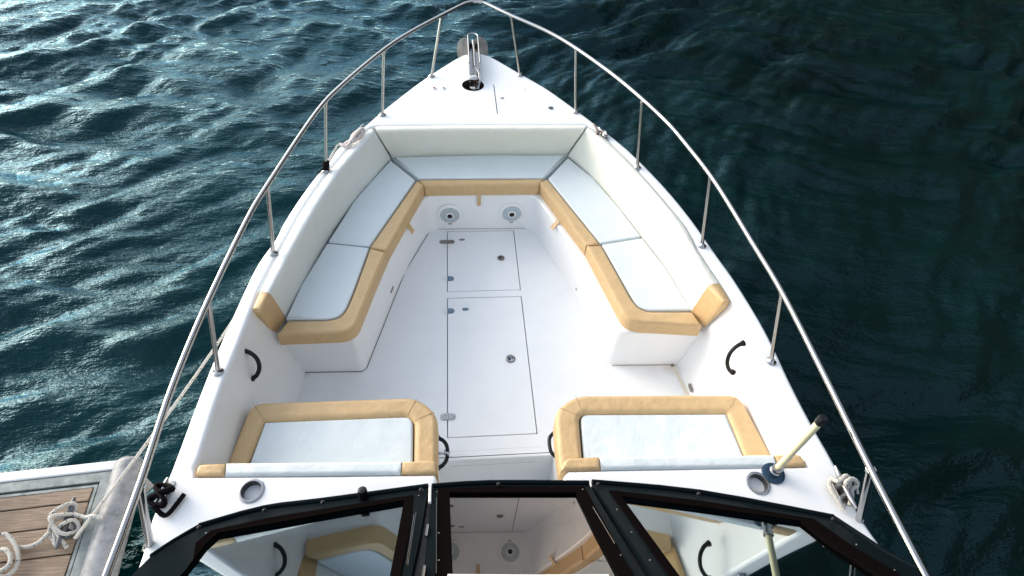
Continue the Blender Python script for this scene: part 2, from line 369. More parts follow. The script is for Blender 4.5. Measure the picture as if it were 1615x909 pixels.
# liner walls
def walls():
    vs=[];fs=[]; n=len(inner)
    for p in inner: vs.append((p.x,p.y,p.z-.02))
    for p in inner: vs.append((p.x*.995,p.y,p.z-.06))
    for p in inner:
        s=-1 if p.x<0 else 1
        vs.append((p.x-s*min(.13,abs(p.x)*.1),min(p.y,3.9),-.01))
    for k in range(2):
        for i in range(n-1): fs.append([k*n+i,k*n+i+1,(k+1)*n+i+1,(k+1)*n+i])
    return vs,fs
vs,fs=walls(); link('cockpit_liner',vs,fs,gel,boat)
# seat base: one moulding round the bow
SBT=.335
fl=[P(475.5,587.5,0),P(571,586,0),P(577.5,581,0),P(638.5,427.7,0),P(679,361.6,0)]
fr=[P(837.7,360,0),P(902.5,455,0),P(941,535,0),P(955,568,0),P(965,576,0),P(1061,575,0)]
base=[(fl[0].x-.05,fl[0].y)]+[(p.x,p.y) for p in fl]+[(p.x,p.y) for p in fr]+[(fr[-1].x+.05,fr[-1].y)]
back=[(1.30,2.0),(1.28,2.4),(1.05,3.0),(.75,3.62),(.6,3.8),(-.6,3.8),(-.75,3.62),(-1.05,3.0),(-1.27,2.4),(-1.30,2.0)]
mb=MB(); bp=[Vector(b) for b in base+back]; rr=[0,.0,.03,.03,.3,.09,.09,.3,.2,.03,.03,.0,0]+[0]*10
rr=rr[:len(bp)]+[0]*(len(bp)-len(rr)); prism(mb,rnd(bp,rr),-.02,SBT,.015,3); mb.build('seat_base',gel,boat)
rusts=mat('rust_tinted_sealant',(.36,.27,.19),.8)
# dark line of sealant at the foot of the base
mb=MB(); pts=[P(475.5,588,0)+Vector((0,0,.002)),P(571,586.7,0),P(578.3,581.5,0),P(639.3,428,0),P(679.5,362.3,0)]
tube(mb,[Vector((p.x,p.y,.001)) for p in pts],.0022,5)
mb.build('sealant_line',seamd,boat)
mb=MB(); tube(mb,[Vector((p.x,p.y,.0005)) for p in [P(681,362,0),P(757,361.3,0),P(836,360.8,0)]],.0018,5)
mb.build('sealant_line',rusts,boat); mb=MB(); tube(mb,[Vector((p.x,p.y,.0005)) for p in [P(965,577,0),P(1000,576.6,0),P(1060,575.8,0)]],.0025,5); mb.build('sealant_line',rusts,boat)
# floor with hatch openings
def rect(c): return [P(a,b,0) for a,b in c]
H1=rect([(706,365),(810,365),(820,458),(706,459)]); H2=rect([(706,470),(822,469),(847,686),(706,688)])
def squared(h):
    x0=(h[0].x+h[3].x)/2; x1=(h[1].x+h[2].x)/2; y1=(h[0].y+h[1].y)/2; y0=(h[2].y+h[3].y)/2
    return x0,x1,y0,y1
YS=(P(693,718,0).y+P(855,718,0).y)/2
h1=squared(H1);h2=squared(H2); hx0=(h1[0]+h2[0])/2; hx1=(h1[1]+h2[1])/2
h1=(hx0,hx1,h1[2],h1[3]); h2=(hx0,hx1,h2[2],h2[3])
def rp(h,g=0): return [Vector((h[0]-g,h[2]-g,0)),Vector((h[1]+g,h[2]-g,0)),Vector((h[1]+g,h[3]+g,0)),Vector((h[0]-g,h[3]+g,0))]
fo=[Vector((-1.3,YS,0)),Vector((1.3,YS,0)),Vector((1.3,2.2,0)),Vector((.6,3.5,0)),Vector((-.6,3.5,0)),Vector((-1.3,2.2,0))]
G=.0045
loops=[fo,rp(h1,G),rp(h2,G)]; flat=[p for l in loops for p in l]; tri=tessellate_polygon(loops)
vs=list(flat); fs=[list(t) for t in tri]
for st,cnt in ((4+2,4),(4+6,4)):
    o0=len(vs)
    for k in range(4): vs.append(flat[st+k]+Vector((0,0,-.03)))
    for k in range(4): fs.append([st+k,st+(k+1)%4,o0+(k+1)%4,o0+k])
link('floor',vs,fs,nonskid,boat,smooth=False)
for h,nm in ((h1,'floor_hatch'),(h2,'floor_hatch')):
    mb=MB(); prism(mb,rnd(rp(h,-.0005),.006),-.03,0,.003,2); hatch=mb.build(nm,nonskid,boat)
    if h is h1: hatchA=hatch
    else: hatchB=hatch
mb=MB(); box(mb,h2[0]-.03,h2[1]+.03,h2[2]-.03,h1[3]+.03,-.06,-.0305,0); mb.build('gutter',dark,boat,smooth=False)
# raised mould line aft of the hatches, step down to the helm
mb=MB(); box(mb,-.285,.265,YS+.035,YS+.041,-.004,.0016,0); mb.build('mould_line',gel,boat,smooth=False)
mb=MB(); prism(mb,[(-1.3,YS-.02),(1.3,YS-.02),(1.3,YS+.0),(-1.3,YS+.0)],-.4,-.001,.008); box(mb,-.36,.36,.2,YS-.02,-.42,-.36,.0); box(mb,-.25,.24,YS-.026,YS-.02,-.33,-.07,.004); mb.build('step',gel,boat)
# rear seat bases and walk-through sides
xl=P(691,680,.33).x-.012; xr=P(878,680,.33).x+.02
for s,xi in ((-1,xl),(1,xr)):
    mb=MB(); a,b=sorted((xi,s*1.26)); poly=[(a,.55),(b,.55),(b,1.53),(a,1.53)]
    rr=[0,0,.0,.08] if s>0 else [0,0,.08,0]
    prism(mb,rnd(poly,rr),-.4,SBT,.012,3); mb.build('rear_seat_base',gel,boat)
# coaming cheek closing deck to the seat base at the walk-through, and behind the backrests
for s in (-1,1):
    mb=MB()
    if s<0: poly=[D(690,775),D(690,760),D(686,747.5),D(500,750),D(306,751),D(290,800),D(500,790)]
    else: poly=[D(885,775),D(889,752),D(896,742),D(948,741),D(1274,735),D(1290,780),D(1100,775)]
    prism(mb,inset(ccw(poly),.004),.2,zd(.9)-.03,0); mb.build('seat_bulkhead',gel,boat,smooth=False)

# ---- small floor fittings
def oval(c,lx,ly,m,parent,name,h=.004,ang=0,z=0):
    mb=MB(); r=min(lx,ly); pts=[]
    for k in range(20):
        a=2*math.pi*k/20; x=max(lx-r,0)*(1 if math.cos(a)>0 else -1)+r*math.cos(a); y=max(ly-r,0)*(1 if math.sin(a)>0 else -1)+r*math.sin(a)
        pts.append((c.x+x*math.cos(ang)-y*math.sin(ang),c.y+x*math.sin(ang)+y*math.cos(ang)))
    prism(mb,pts,z+.0003,z+h,.0015,2); return mb.build(name,m,parent)
def hinge(px,py,hatch,dm,wide=1.0,both=False,half_l=True):
    c=P(px,py,0); c.x=hx0; w=.046*wide; hh=.022
    def half(s,m,nm):
        mb=MB(); pts=[(c.x+s*.004,c.y-hh),(c.x+s*(w-.02),c.y-hh),(c.x+s*(w-.005),c.y-hh*.7),(c.x+s*w,c.y),(c.x+s*(w-.005),c.y+hh*.7),(c.x+s*(w-.02),c.y+hh),(c.x+s*.004,c.y+hh)]
        prism(mb,pts,.0003,.004,.001,1); o=mb.build(nm,m,hatch)
        s_=MB()
        for dx,dy in ((.018,.011),(.018,-.011),(.033,0)): lathe(s_,(c.x+s*dx,c.y+dy,.0038),(0,0,1),[(.0042,0),(.004,.0009),(.001,.0012)],8)
        s_.build('hinge_screws',oldsteel,hatch)
    half(-1,whitepl if not both else steel,'hinge_leaf'); half(1,dm,'hinge_leaf')
    mb=MB(); tube(mb,[(c.x,c.y-hh,.003),(c.x,c.y+hh,.003)],.004,8); mb.build('hinge_pin',steel,hatch)
oval(P(705,382,0),.058,.020,oldsteel,hatchA,'hinge_leaf'); oval(P(728.5,378.5,0),.022,.010,oldsteel,hatchA,'latch_button')
hinge(706,440,hatchA,bluesteel); hinge(706,491,hatchB,bluesteel); oval(P(734,488,0),.022,.012,bluesteel,hatchB,'latch_button')
mb=MB(); lathe(mb,P(736,487.6,.0),(0,0,1),[(.006,.002),(.006,.006),(.001,.0065)],10); mb.build('button_screw',steel,hatchB)
hinge(707,658,hatchB,steel,1.0,True)
def ring_pull(px,py,hatch,r,m,m2):
    c=P(px,py,0); mb=MB(); lathe(mb,c,(0,0,1),[(r,.0004),(r,.004),(r*.86,.0055),(r*.80,.002),(.001,.002)],24); mb.build('ring_pull',m,hatch)
    mb=MB(); tube(mb,[c+Vector((.62*r*math.cos(t),.62*r*math.sin(t),.006)) for t in np.linspace(0,2*math.pi,20)],r*.13,6,False); mb.build('pull_ring',m,hatch)
    mb=MB(); lathe(mb,c+Vector((-r*.25,0,0)),(0,0,1),[(r*.34,.002),(r*.3,.006),(.001,.006)],12); mb.build('pull_catch',m2,hatch)
ring_pull(790,407.5,hatchA,.027,oldsteel,dark); ring_pull(805,566.5,hatchB,.031,steel,navy)
# drains and fairleads low on the walls
def slot(p,dirv,nrm,name,m=oldsteel,l=.03,w=.012):
    dirv=dirv.normalized(); side=dirv.cross(nrm).normalized(); mb=MB(); pts=[]
    for k in range(16):
        a=2*math.pi*k/16; pts.append(p+dirv*((l-w)*(1 if math.cos(a)>0 else -1)+w*math.cos(a))+side*w*math.sin(a)+nrm*.004)
    plate(mb,pts,nrm,.006); mb.build(name,m,boat,smooth=False)
def unit(v): return v.normalized()
def slot_on_base(a,b,px,py,name):
    e=unit(b-a); nrm=Vector((e.y,-e.x,0)); 
    if (Vector((0,a.y,0))-a).dot(nrm)<0: nrm=-nrm
    q=onplane(px,py,a,nrm); slot(q,unit(e+Vector((0,0,.0))),nrm,name)
slot_on_base(fl[2],fl[3],618,457,'courtesy_light'); slot_on_base(fr[1],fr[2],908,453,'courtesy_light')
slot(P(452,624,.05),Vector((0,1,-.1)),Vector((1,0,.2)).normalized(),'courtesy_light'); slot(P(1089,612,.05),Vector((0,1,-.1)),Vector((-1,0,.2)).normalized(),'courtesy_light')
for px,py in ((477,588),(1060,575)):
    mb=MB(); lathe(mb,P(px,py,.0)+Vector((0,-.008,0)),(0,0,1),[(.012,0),(.011,.006),(.004,.008)],10); mb.build('drain_cap',oldsteel,boat)
# caulk lines floor to side wall
for a,b in (((475,590),(452,640)),((1062,578),(1090,635))):
    pa,pb=P(*a,0),P(*b,0); mb=MB(); e=unit(pb-pa); nn=Vector((e.y,-e.x,0))*.009
    mb.add([pa-nn+Vector((0,0,.003)),pa+nn+Vector((0,0,.003)),pb+nn*1.2+Vector((0,0,.003)),pb-nn*1.2+Vector((0,0,.003))],[[0,1,2,3]]); mb.build('caulk_line',caulk,boat,smooth=False)

# ---- speakers on the forward face of the base
yf=(P(694,362,0).y+P(836,360,0).y)/2
def speaker(px,py):
    p=onplane(px,py,Vector((0,yf,0)),Vector((0,-1,0))); p.y=yf-.0; ax=(0,-1,0)
    mb=MB(); lathe(mb,p,ax,[(.098,0),(.098,.004),(.094,.009),(.078,.012),(.074,.010),(.01,.009)],36); rim=mb.build('speaker',whitepl,boat)
    mb=MB(); lathe(mb,p,ax,[(.073,.006),(.073,.012),(.05,.016),(.03,.018),(.001,.018)],32); mb.build('grille',grille,rim)
    mb=MB(); lathe(mb,p,ax,[(.030,.016),(.030,.020),(.021,.022),(.001,.022)],20); mb.build('centre_ring',whitepl,rim)
    mb=MB(); lathe(mb,p,ax,[(.020,.018),(.020,.024),(.012,.028),(.001,.028)],18); mb.build('tweeter',black,rim)
    mb=MB(); q=p+Vector((0,-.011,-.083)); mb2=box(mb,q.x-.014,q.x+.014,q.y-.004,q.y+.004,q.z-.004,q.z+.004,.001); mb.build('speaker_badge',oldsteel,rim)
speaker(709.5,338.5); speaker(807,336)

# ---------------------------------------------------------------- cushions
ZS=.435
def poly_part(px,z0,z1,r,name,m,parent,cr=.0,seg=4,crown=0):
    p=[P(a,b,z1) for a,b in px]; q=rnd(p,cr) if cr is not None else [Vector((a.x,a.y)) for a in p]
    mb=MB(); prism(mb,q,z0,z1,r,seg); return mb.build(name,m,parent)
def seat(label,group,white,tanp,wr,tr,zt=ZS,z0=SBT+.001,name='seat_cushion'):
    t=thing(name,label,'seat cushion',group)
    poly_part(white,z0+.01,zt-.003,.010,'panel',whitefab,t,wr); 
    poly_part(tanp,z0,zt,.020,'border',tan,t,tr,5)
    return t
g='seat cushions round the bow'
s1=seat('left forward seat cushion, white with tan edge, beside the bow corner on the port side',g,[(615.5,252),(655,284),(582.5,388.5),(517,381.5),(559,316),(587,284)],[(657,284),(669,290.5),(610,395.5),(583.5,389)],[.01,.01,.01,.01,0,0],[0,.022,0,0])
s2=seat('left rear L-shaped seat cushion with tan border turning the port bench end',g,[(515.5,383.5),(582,390.5),(556.5,461),(545.5,487),(535,499),(517,503),(450,503),(476,448)],
 [(583.5,390.5),(609.5,397),(589,444),(557.5,523),(436,527.5),(453,505),(517,504.5),(535.5,500.5),(546.5,488),(557.5,462)],[.01,.01,0,.03,.04,.04,.01,0],[0,0,0,.09,0,0,.04,.04,.04,0])
s3=seat('right forward seat cushion, white with tan edge, beside the bow corner on the starboard side',g,[(896,248),(935,280),(976,327),(1011.5,373),(947.5,383.5),(864.5,281.5)],[(863,281),(850,287),(924.5,385.5),(946.5,384.5)],[.01,0,0,.01,.01,.01],[0,.022,0,0])
s4=seat('right rear L-shaped seat cushion with tan border turning the starboard bench end',g,[(1013,375),(1050,422),(1091,489),(1021,489.5),(1007,483),(998,471),(949.5,385.5)],
 [(948.5,386),(926,387),(990.5,507.5),(1108,514),(1092.5,491),(1021,491),(1006,484),(996.5,472)],[.01,0,.01,.03,.04,.03,.01],[0,0,.09,0,0,.04,.04,.04])
s5=seat('front seat cushion across the bow between the two corner cushions',g,[(618.5,248),(757,244.5),(894,244.5),(857,280.5),(661,281.5)],[(660.5,282.8),(669,292),(849.5,290.5),(858,281.8)],[.01,0,.01,.01,.01],0)
def piping(par,px,m=tan,r=.0026):
    p=[P(a,b,ZS-.0035) for a,b in px]; mb=MB(); tube(mb,crom(p,5),r,6); mb.build('piping',m,par)
piping(s1,[(668.3,291),(640,339),(610.3,393.5)]); piping(s3,[(850.8,287.5),(887,336.5),(924.2,384)])
piping(s5,[(669.5,290.6),(757,290.3),(849,289.5)])
piping(s2,[(608.5,397),(600,420),(588,444),(577,473),(566,499),(560.5,511),(552,518.5),(538,521.5),(490,524),(438.5,525.5)])
piping(s4,[(927,387.5),(946,423),(966,460),(982,489),(989,498.5),(999,504.5),(1014,506.5),(1060,509.5),(1106,512.5)])
# pull straps hanging below the seat cushions
def strap(par,a,b,w,mm=tan):
    a=Vector(a); b=Vector(b); e=unit(b-a); side=Vector((0,0,1)).cross(e); 
    if side.length<.2: side=w
    s=w; mb=MB(); n=Vector(e).cross(s).normalized()*.003
    pts=[]
    for t in (0,1): 
        c=a if t==0 else b
        for q in (s*.5,-s*.5):
            for k in (n,-n): pts.append(c+q+k)
    mb.add(pts,[[0,1,3,2],[4,6,7,5],[0,4,5,1],[2,3,7,6],[0,2,6,4],[1,5,7,3]]); mb.build('pull_strap',mm,par,smooth=False)
q=onplane(755.5,309,Vector((0,yf-.006,0)),Vector((0,-1,0))); strap(s5,q+Vector((0,0,.03)),q+Vector((.0,-.012,-.085)),Vector((.026,0,0)))
for par,px,py,ex,ey,sg in ((s1,643,354,652,367,1),(s3,880,349,870,361,-1)):
    a=P(px,py,.35); b=P(ex,ey,.30); e=unit(Vector((sg*.35,.9,0))) ; strap(par,a,b,e*.035)

# backrest bolsters round the bow
def interp(lst,ts):
    pts=crom([Vector((a,b,0)) for a,b in lst],8); d=[0]
    for i in range(1,len(pts)): d.append(d[-1]+(pts[i]-pts[i-1]).length)
    out=[]
    for t in ts:
        s=t*d[-1]
        i=max(j for j in range(len(d)) if d[j]<=s+1e-9); i=min(i,len(pts)-2)
        q=(s-d[i])/max(d[i+1]-d[i],1e-9); out.append(pts[i].lerp(pts[i+1],q))
    return out
ZB=.042
def bolster(label,A,Bv,C,tA,tB,tC,side,grp,mm):
    t=thing('backrest_cushion',label,'backrest cushion',grp)
    n=16; ts=[i/(n-1) for i in range(n)]
    def secs(la,lb,lc,ts_,sharp):
        a=interp(la,ts_); b=interp(lb,ts_); c=interp(lc,ts_); out=[]
        for i in range(len(ts_)):
            A_=P(a[i].x,a[i].y,ZS-.004); B_=D(b[i].x,b[i].y,.018); C_=D(c[i].x,c[i].y,.006)
            Dn=Vector((C_.x,C_.y,C_.z-.05)); E=Vector((A_.x,A_.y,A_.z-.02)); out.append(round3([A_,B_,C_,Dn,E],[.012,.045,.02,.004,.004]))
        return out
    ss=secs(A,Bv,C,ts,0); mb=MB(); loft(mb,ss); mb.build('cover',mm,t)
    if tA:
        a2=[P(*tA[0],ZS-.004),P(*tA[1],ZS-.03)]; b2=[D(*tB[0],.018),D(*tB[1],.012)]; c2=[D(*tC[0],.006),D(*tC[1],.002)]; out=[]
        for q in (0.015,.3,.7,.92,.985,1.0):
            sc=1-.25*max(0,(q-.9)/.1)**2
            A_=a2[0].lerp(a2[1],q); B_=b2[0].lerp(b2[1],q); C_=c2[0].lerp(c2[1],q)
            s_=round3([A_,B_,C_,Vector((C_.x,C_.y,C_.z-.05)),Vector((A_.x,A_.y,A_.z-.03))],[.012,.045,.02,.004,.004])
            m_=sum(s_,Vector())/len(s_); out.append([m_+(v-m_)*sc for v in s_])
        mb=MB(); loft(mb,out); mb.build('end_panel',tan,t)
    return t
gb='backrest cushions round the bow'
bolster('long left backrest cushion with tan end, lining the port side of the bow',[(449.5,497.5),(476,447),(520,370),(559,314.5),(587,283),(615.5,249.5)],[(425.5,461.5),(452.5,411.6),(486,350),(531,277),(564.6,236),(590,206.5)],[(408.5,459.5),(432,412),(470,341),(513,278),(548,236),(583.5,202.5)],
 [(449.5,497.5),(431.5,526)],[(425.5,461.5),(411.5,489)],[(408.5,459.5),(396,488)],-1,gb,boltfab)
bolster('long right backrest cushion with tan end, lining the starboard side of the bow',[(1091,489.5),(1050,421.5),(1013,373),(976,326),(935,279),(896.5,245)],[(1118.5,448.5),(1097,405),(1075,368),(1045,322),(995.5,268),(949,224),(925.5,203)],[(1136,446.5),(1101,394),(1083.5,359),(1045,312),(1004,265.5),(962.5,224),(932,200.5)],
 [(1091,489.5),(1113,513)],[(1118.5,448.5),(1142,477)],[(1136,446.5),(1154,475)],1,gb,creamfab)
bolster('cream backrest cushion across the foredeck edge behind the front seat',[(618,247.5),(660,245.3),(757,243.3),(850,242.7),(894.5,243)],[(592.5,206.5),(640,205),(757,203.8),(860,203.8),(922.5,203.5)],[(592,199),(640,197.8),(757,196.8),(860,196.8),(923,197)],None,None,None,0,gb,creamfab)

# rear seats (aft facing the bow)
thread=mat('tan_thread',(.40,.29,.15),.7)
gr='wide seats against the windscreen'
def rearseat(label,white,tanp,wr,tr,miters):
    t=thing('seat_cushion',label,'seat cushion',gr); 
    poly_part(white,SBT+.01,ZS-.003,.014,'panel',whitefab,t,wr); poly_part(tanp,SBT+.001,ZS+.008,.030,'border',tan,t,tr,6)
    for a,b in miters:
        mb=MB()
        pa,pb=P(*a,ZS+.0083),P(*b,ZS+.0083); e=unit(pb-pa); pts=[pa+Vector((0,0,-.004)),pa.lerp(pb,.15),pa.lerp(pb,.8),pb+Vector((0,0,-.004))]
        tube(mb,pts,.0016,5); mb.build('stitching',thread,t)
    return t
rearseat('wide seat cushion with tan border, port side of the walkway before the windscreen',[(417.8,665.5),(651.5,656.5),(650.5,748),(387,748)],
 [(352,742),(395,634),(657,625),(690.5,651),(690,752),(652,752),(653,665),(641.5,656),(417,664.3),(385,742)],[.0,.05,.0,.0],[0,.07,.07,.07,0,0,.03,.02,.008,0],
 [((399,637),(416,662)),((657,628),(643,654)),((685,650),(655,663))])
rearseat('wide seat cushion with tan border, starboard side of the walkway behind the pole light',[(915.5,653.5),(1146,652.5),(1180,737),(922.5,740)],
 [(884,748),(878,700),(874,647),(908,622),(1167,620.5),(1225,730),(1181.5,735),(1146.5,651.3),(921.5,652),(914,658.5),(921,746)],[.04,.01,0,0],[0,.0,.07,.07,.07,0,0,.008,.02,.03,0],
 [((908,625),(919,651)),((883,643),(913,656)),((1163,624),(1148,649))])
ZBK=zd(1.0)+.008
def rearback(label,parts):
    t=thing('backrest_cushion',label,'backrest cushion','backrest strips under the windscreen')
    for nm,m,px,cr in parts: poly_part(px,ZS-.05,ZBK,.016,nm,m,t,cr,4)
rearback('low backrest cushion with white middle and tan ends, port side of the walkway',[('end_panel',tan,[(306.5,750),(311,731.5),(355,729.5),(352.5,749.8)],[0,.03,0,0]),('cover',whitefab,[(355.6,729.3),(633.5,727.2),(631.7,747),(353.2,749.8)],0),('end_panel',tan,[(634,727.2),(689,724.5),(690,746.5),(632.2,747)],[0,.03,0,0])])
rearback('low backrest cushion with white middle and tan ends, beside the cup holder and pole light',[('end_panel',tan,[(885,741.5),(891,722),(945,719.5),(947.8,739.7)],[0,.03,0,0]),('cover',whitefab,[(945.5,719.5),(1221,716.5),(1227.5,736),(948.4,739.5)],0),('end_panel',tan,[(1222,716.4),(1264,715),(1272.5,733.5),(1228,736.3)],[0,.04,0,0])])

# ---------------------------------------------------------------- deck fittings
wellst=mat('dark_steel',(.07,.065,.062),.35,.6)
def cup(px,py):
    c=D(px,py); ax=(0,0,1); mb=MB(); lathe(mb,c,ax,[(.051,.0),(.051,.003),(.047,.006),(.042,.004),(.040,-.002),(.039,.001),(.039,.0008)],28)
    v0=MB(); seg=28
    prof=[(.051,.0005),(.051,.003),(.047,.006),(.041,.005)]
    for nm,m,prof in (('cup_holder',steel,[(.052,.0005),(.052,.003),(.048,.006),(.041,.0052)]),('cup_well',oldsteel,None)):
        pass
    # rim: ring
    vs=[];fs=[]
    pr=[(.052,.0005),(.052,.003),(.048,.006),(.041,.0052),(.040,.001)]
    for r_,h in pr:
        for k in range(seg): a=2*math.pi*k/seg; vs.append(c+Vector((r_*math.cos(a),r_*math.sin(a),h)))
    for i in range(len(pr)-1):
        for k in range(seg): j=(k+1)%seg; fs.append([i*seg+k,i*seg+j,(i+1)*seg+j,(i+1)*seg+k])
    rim=link('cup_holder',vs,fs,steel,boat)
    vs=[];fs=[]; pr=[(.040,.003),(.0385,-.04),(.037,-.085),(.03,-.09),(.001,-.09)]
    for r_,h in pr:
        for k in range(seg): a=2*math.pi*k/seg; vs.append(c+Vector((r_*math.cos(a),r_*math.sin(a),h)))
    for i in range(len(pr)-1):
        for k in range(seg): j=(k+1)%seg; fs.append([i*seg+k,i*seg+j,(i+1)*seg+j,(i+1)*seg+k])
    link('cup_well',vs,fs,wellst,rim)
    return c
cups=[(396.5,774.5),(1195.5,762.5)]
# true holes for the cup wells are cut with a boolean applied to the deck
deck=[o for o in boat.children if o.name=='deck'][0]
cm=MB()
for c in cups: lathe(cm,D(*c),(0,0,1),[(.0405,-.2),(.0405,.2)],28)
wc=D(746,134.5); lathe(cm,wc+Vector((0,-.0,0)),(0,0,1),[(.088,-.2),(.088,.2)],28)
cutter=cm.build('cutter',gel,None,smooth=False)
md=deck.modifiers.new('cut','BOOLEAN'); md.object=cutter; md.operation='DIFFERENCE'; md.solver='EXACT'
bpy.context.view_layer.update(); dg=bpy.context.evaluated_depsgraph_get()
while deck.modifiers[0].name!='cut' : deck.modifiers.remove(deck.modifiers[0])
dg.update(); newme=bpy.data.meshes.new_from_object(deck.evaluated_get(dg)); deck.modifiers.clear(); deck.data=newme
for p in newme.polygons: p.use_smooth=True
newme.set_sharp_from_angle(angle=rad(50)); deck.modifiers.new('wn','WEIGHTED_NORMAL').keep_sharp=True
bpy.data.objects.remove(cutter)
for c in cups: cup(*c)
def handle(pts,m,r=.011,foot=.017):
    mb=MB(); c=crom(pts,8); n=len(c); rs=[r*(1+.55*(abs(2*i/(n-1)-1))**6) for i in range(n)]; tube(mb,c,rs,10)
    lathe(mb,c[0],c[0]-c[2],[(foot,-.012),(foot,-.002),(foot*.8,.002)],12); lathe(mb,c[-1],c[-1]-c[-3],[(foot,-.012),(foot,-.002),(foot*.8,.002)],12)
    return mb.build('grab_handle',m,boat)
def wallpt(px,py,side):
    # side walls lean: from the deck inner edge down to the floor
    o=Vector((side*1.285,1.5,.6)); q=Vector((side*1.165,1.5,0)); d=o-q; nrm=Vector((-side*d.z,0,side*d.x)).normalized(); nrm=Vector((-side*abs(nrm.x),0,abs(nrm.z)))
    return onplane(px,py,q,nrm),nrm
for side,a,b in ((-1,(382.5,553),(396,598)),(1,(1174,541),(1157,588))):
    pa,nrm=wallpt(*a,side); pb,_=wallpt(*b,side)
    handle([pa,pa.lerp(pb,.12)+nrm*.035,pa.lerp(pb,.35)+nrm*.060,pa.lerp(pb,.65)+nrm*.060,pa.lerp(pb,.9)+nrm*.035,pb],black)
for xi,s,ya,yb in ((xl,1,684,738),(xr,-1,682,733)):
    pa=onplane(697 if s>0 else 872,ya,Vector((xi,0,0)),Vector((1,0,0))) ; za=.27
    y0=P(690,ya+6,.27).y; y1=P(690,yb+2,.27).y
    handle([(xi,y0,.27),(xi+s*.035,y0-.02,.27),(xi+s*.055,(y0+y1)/2+.03,.27),(xi+s*.055,(y0+y1)/2-.03,.27),(xi+s*.035,y1+.02,.27),(xi,y1,.27)],black,.010,.015)
mb=MB(); q=P(700,715,.3); tube(mb,[Vector((xl,q.y,.3)),Vector((xl+.06,q.y,.3))],.006,8); tube(mb,[Vector((xl+.045,q.y-.012,.3)),Vector((xl+.045,q.y+.014,.31))],.004,6); lathe(mb,(xl+.058,q.y-.005,.3),(1,0,0),[(.009,0),(.009,.008)],8); mb.build('door_latch',steel,boat)

# bow rail
rail=bpy.data.objects.new('bow_rail',None); COL.objects.link(rail); rail.parent=boat
HR=.44
LT=[(140,975),(168,907),(222,760),(273,607),(329,473),(388,350),(422,292),(497,180),(540,133.5),(605,79),(649,50),(696.7,24.5),(730,7.5)]
RT=[(1500,985),(1458,905),(1374.6,742.7),(1299,589),(1233,460),(1185,380),(1129,289),(1086,232.5),(1045,186),(976,125),(908,76),(861.5,49),(805.6,24.5),(770,7.5)]
def railpt(px,py): return D(px,py,HR)
pts=[railpt(*p) for p in LT]+[railpt(741,3.8),railpt(750,2.6),railpt(760,3.8)]+[railpt(*p) for p in RT[::-1]]
mb=MB(); tube(mb,crom(pts,6),.0125,12); mb.build('top_rail',steel,rail)
STN=[((344,587),(328.5,476)),((431,400),(421.5,291)),((514,270),(513.5,160)),((603,182),(605,80)),((680.5,121),(696,25.5)),((820,119.5),(806,25.5)),((908,177.5),(908,77)),((1005,264.5),(1013,160)),((1107,388),(1121,278)),((1216,570.5),(1234,461)),((237,862),(220,766)),((1354,823),(1373.5,741))]
for i,(b_,t_) in enumerate(STN):
    pb=D(*b_); pt=D(*t_,HR-.004); k=1.0 if i<10 else 1.35
    if i>=10: pb=D(*b_,-.02)
    mb=MB(); tube(mb,[pb,pt],.0105*k,10); 
    lathe(mb,pb,(0,0,1),[(.026,0.0003),(.026,.004),(.018,.010),(.012,.02)],18); lathe(mb,pt-(pt-pb).normalized()*.012,(pt-pb),[(.0135*k,0),(.0135*k,.012)],10)
    mb.build('stanchion',steel,rail)

# bow roller, windlass and foredeck marks
def dz(p,z): return Vector((p.x,p.y,p.z+z))
a=D(742,138); b=D(739.5,62,0.04); c2=D(755,62,.04); d=D(762,135)
roller=bpy.data.objects.new('bow_roller',None); COL.objects.link(roller); roller.parent=boat
bz=zd(4.6)
yb0=D(750,130).y; ytip=D(750,85).y; xc=D(750,130).x-.005
yend=ytip+.19
for nm,x in (('cheek_plate',xc-.036),('cheek_plate',xc+.046)):
    mb=MB(); prof=[(yb0-.02,.004),(yb0,.05),(yb0+.15,.075),(yend-.05,.075),(yend,.05),(yend,.0),(yend-.04,-.05),(ytip-.02,-.04),(ytip-.04,.004)]
    plate(mb,[Vector((x,y,bz+z)) for y,z in prof],Vector((1,0,0)),.006); mb.build(nm,steel,roller,smooth=False)
mb=MB(); box(mb,xc-.036,xc+.040,yb0+.05,ytip+.02,bz+.004,bz+.010,.001); mb.build('base_plate',whitepl,roller)
mb=MB(); lathe(mb,(xc-.03,yend-.04,bz+.0),(1,0,0),[(.03,.0),(.018,.03),(.03,.066)],18); mb.build('roller_wheel',black,roller)
mb=MB(); arc=[Vector((xc+.003+.043*math.cos(t),yend-.03+.055*math.sin(t),bz+.08)) for t in np.linspace(0,math.pi,14)]
arc=[Vector((xc+.046,yb0+.16,bz+.075))]+arc+[Vector((xc-.040,yb0+.16,bz+.075))]; tube(mb,arc,.0065,8); mb.build('retaining_loop',steel,roller)
well=MB(); seg=26; vs=[];fs=[]
for r_,h in [(.0875,.001),(.086,-.05),(.07,-.10),(.001,-.10)]:
    for k in range(seg): t=2*math.pi*k/seg; vs.append(wc+Vector((r_*math.cos(t),r_*math.sin(t),h)))
for i in range(3):
    for k in range(seg): j=(k+1)%seg; fs.append([i*seg+k,i*seg+j,(i+1)*seg+j,(i+1)*seg+k])
ww=link('windlass_well',vs,fs,mat('well_dark',(.05,.035,.03),.5),boat)
mb=MB(); q=wc+Vector((.006,.02,0)); lathe(mb,q,(0,0,1),[(.048,-.085),(.048,-.03),(.036,-.02),(.030,.0),(.030,.035),(.036,.045),(.036,.055),(.012,.062)],24); mb.build('windlass_drum',steel,ww)
mb=MB(); tube(mb,[q+Vector((.035,-.03,-.03)),q+Vector((.05,.02,.02)),q+Vector((.045,.10,.035)),q+Vector((.02,.20,.03))],.012,8); mb.build('windlass_arm',steel,ww)
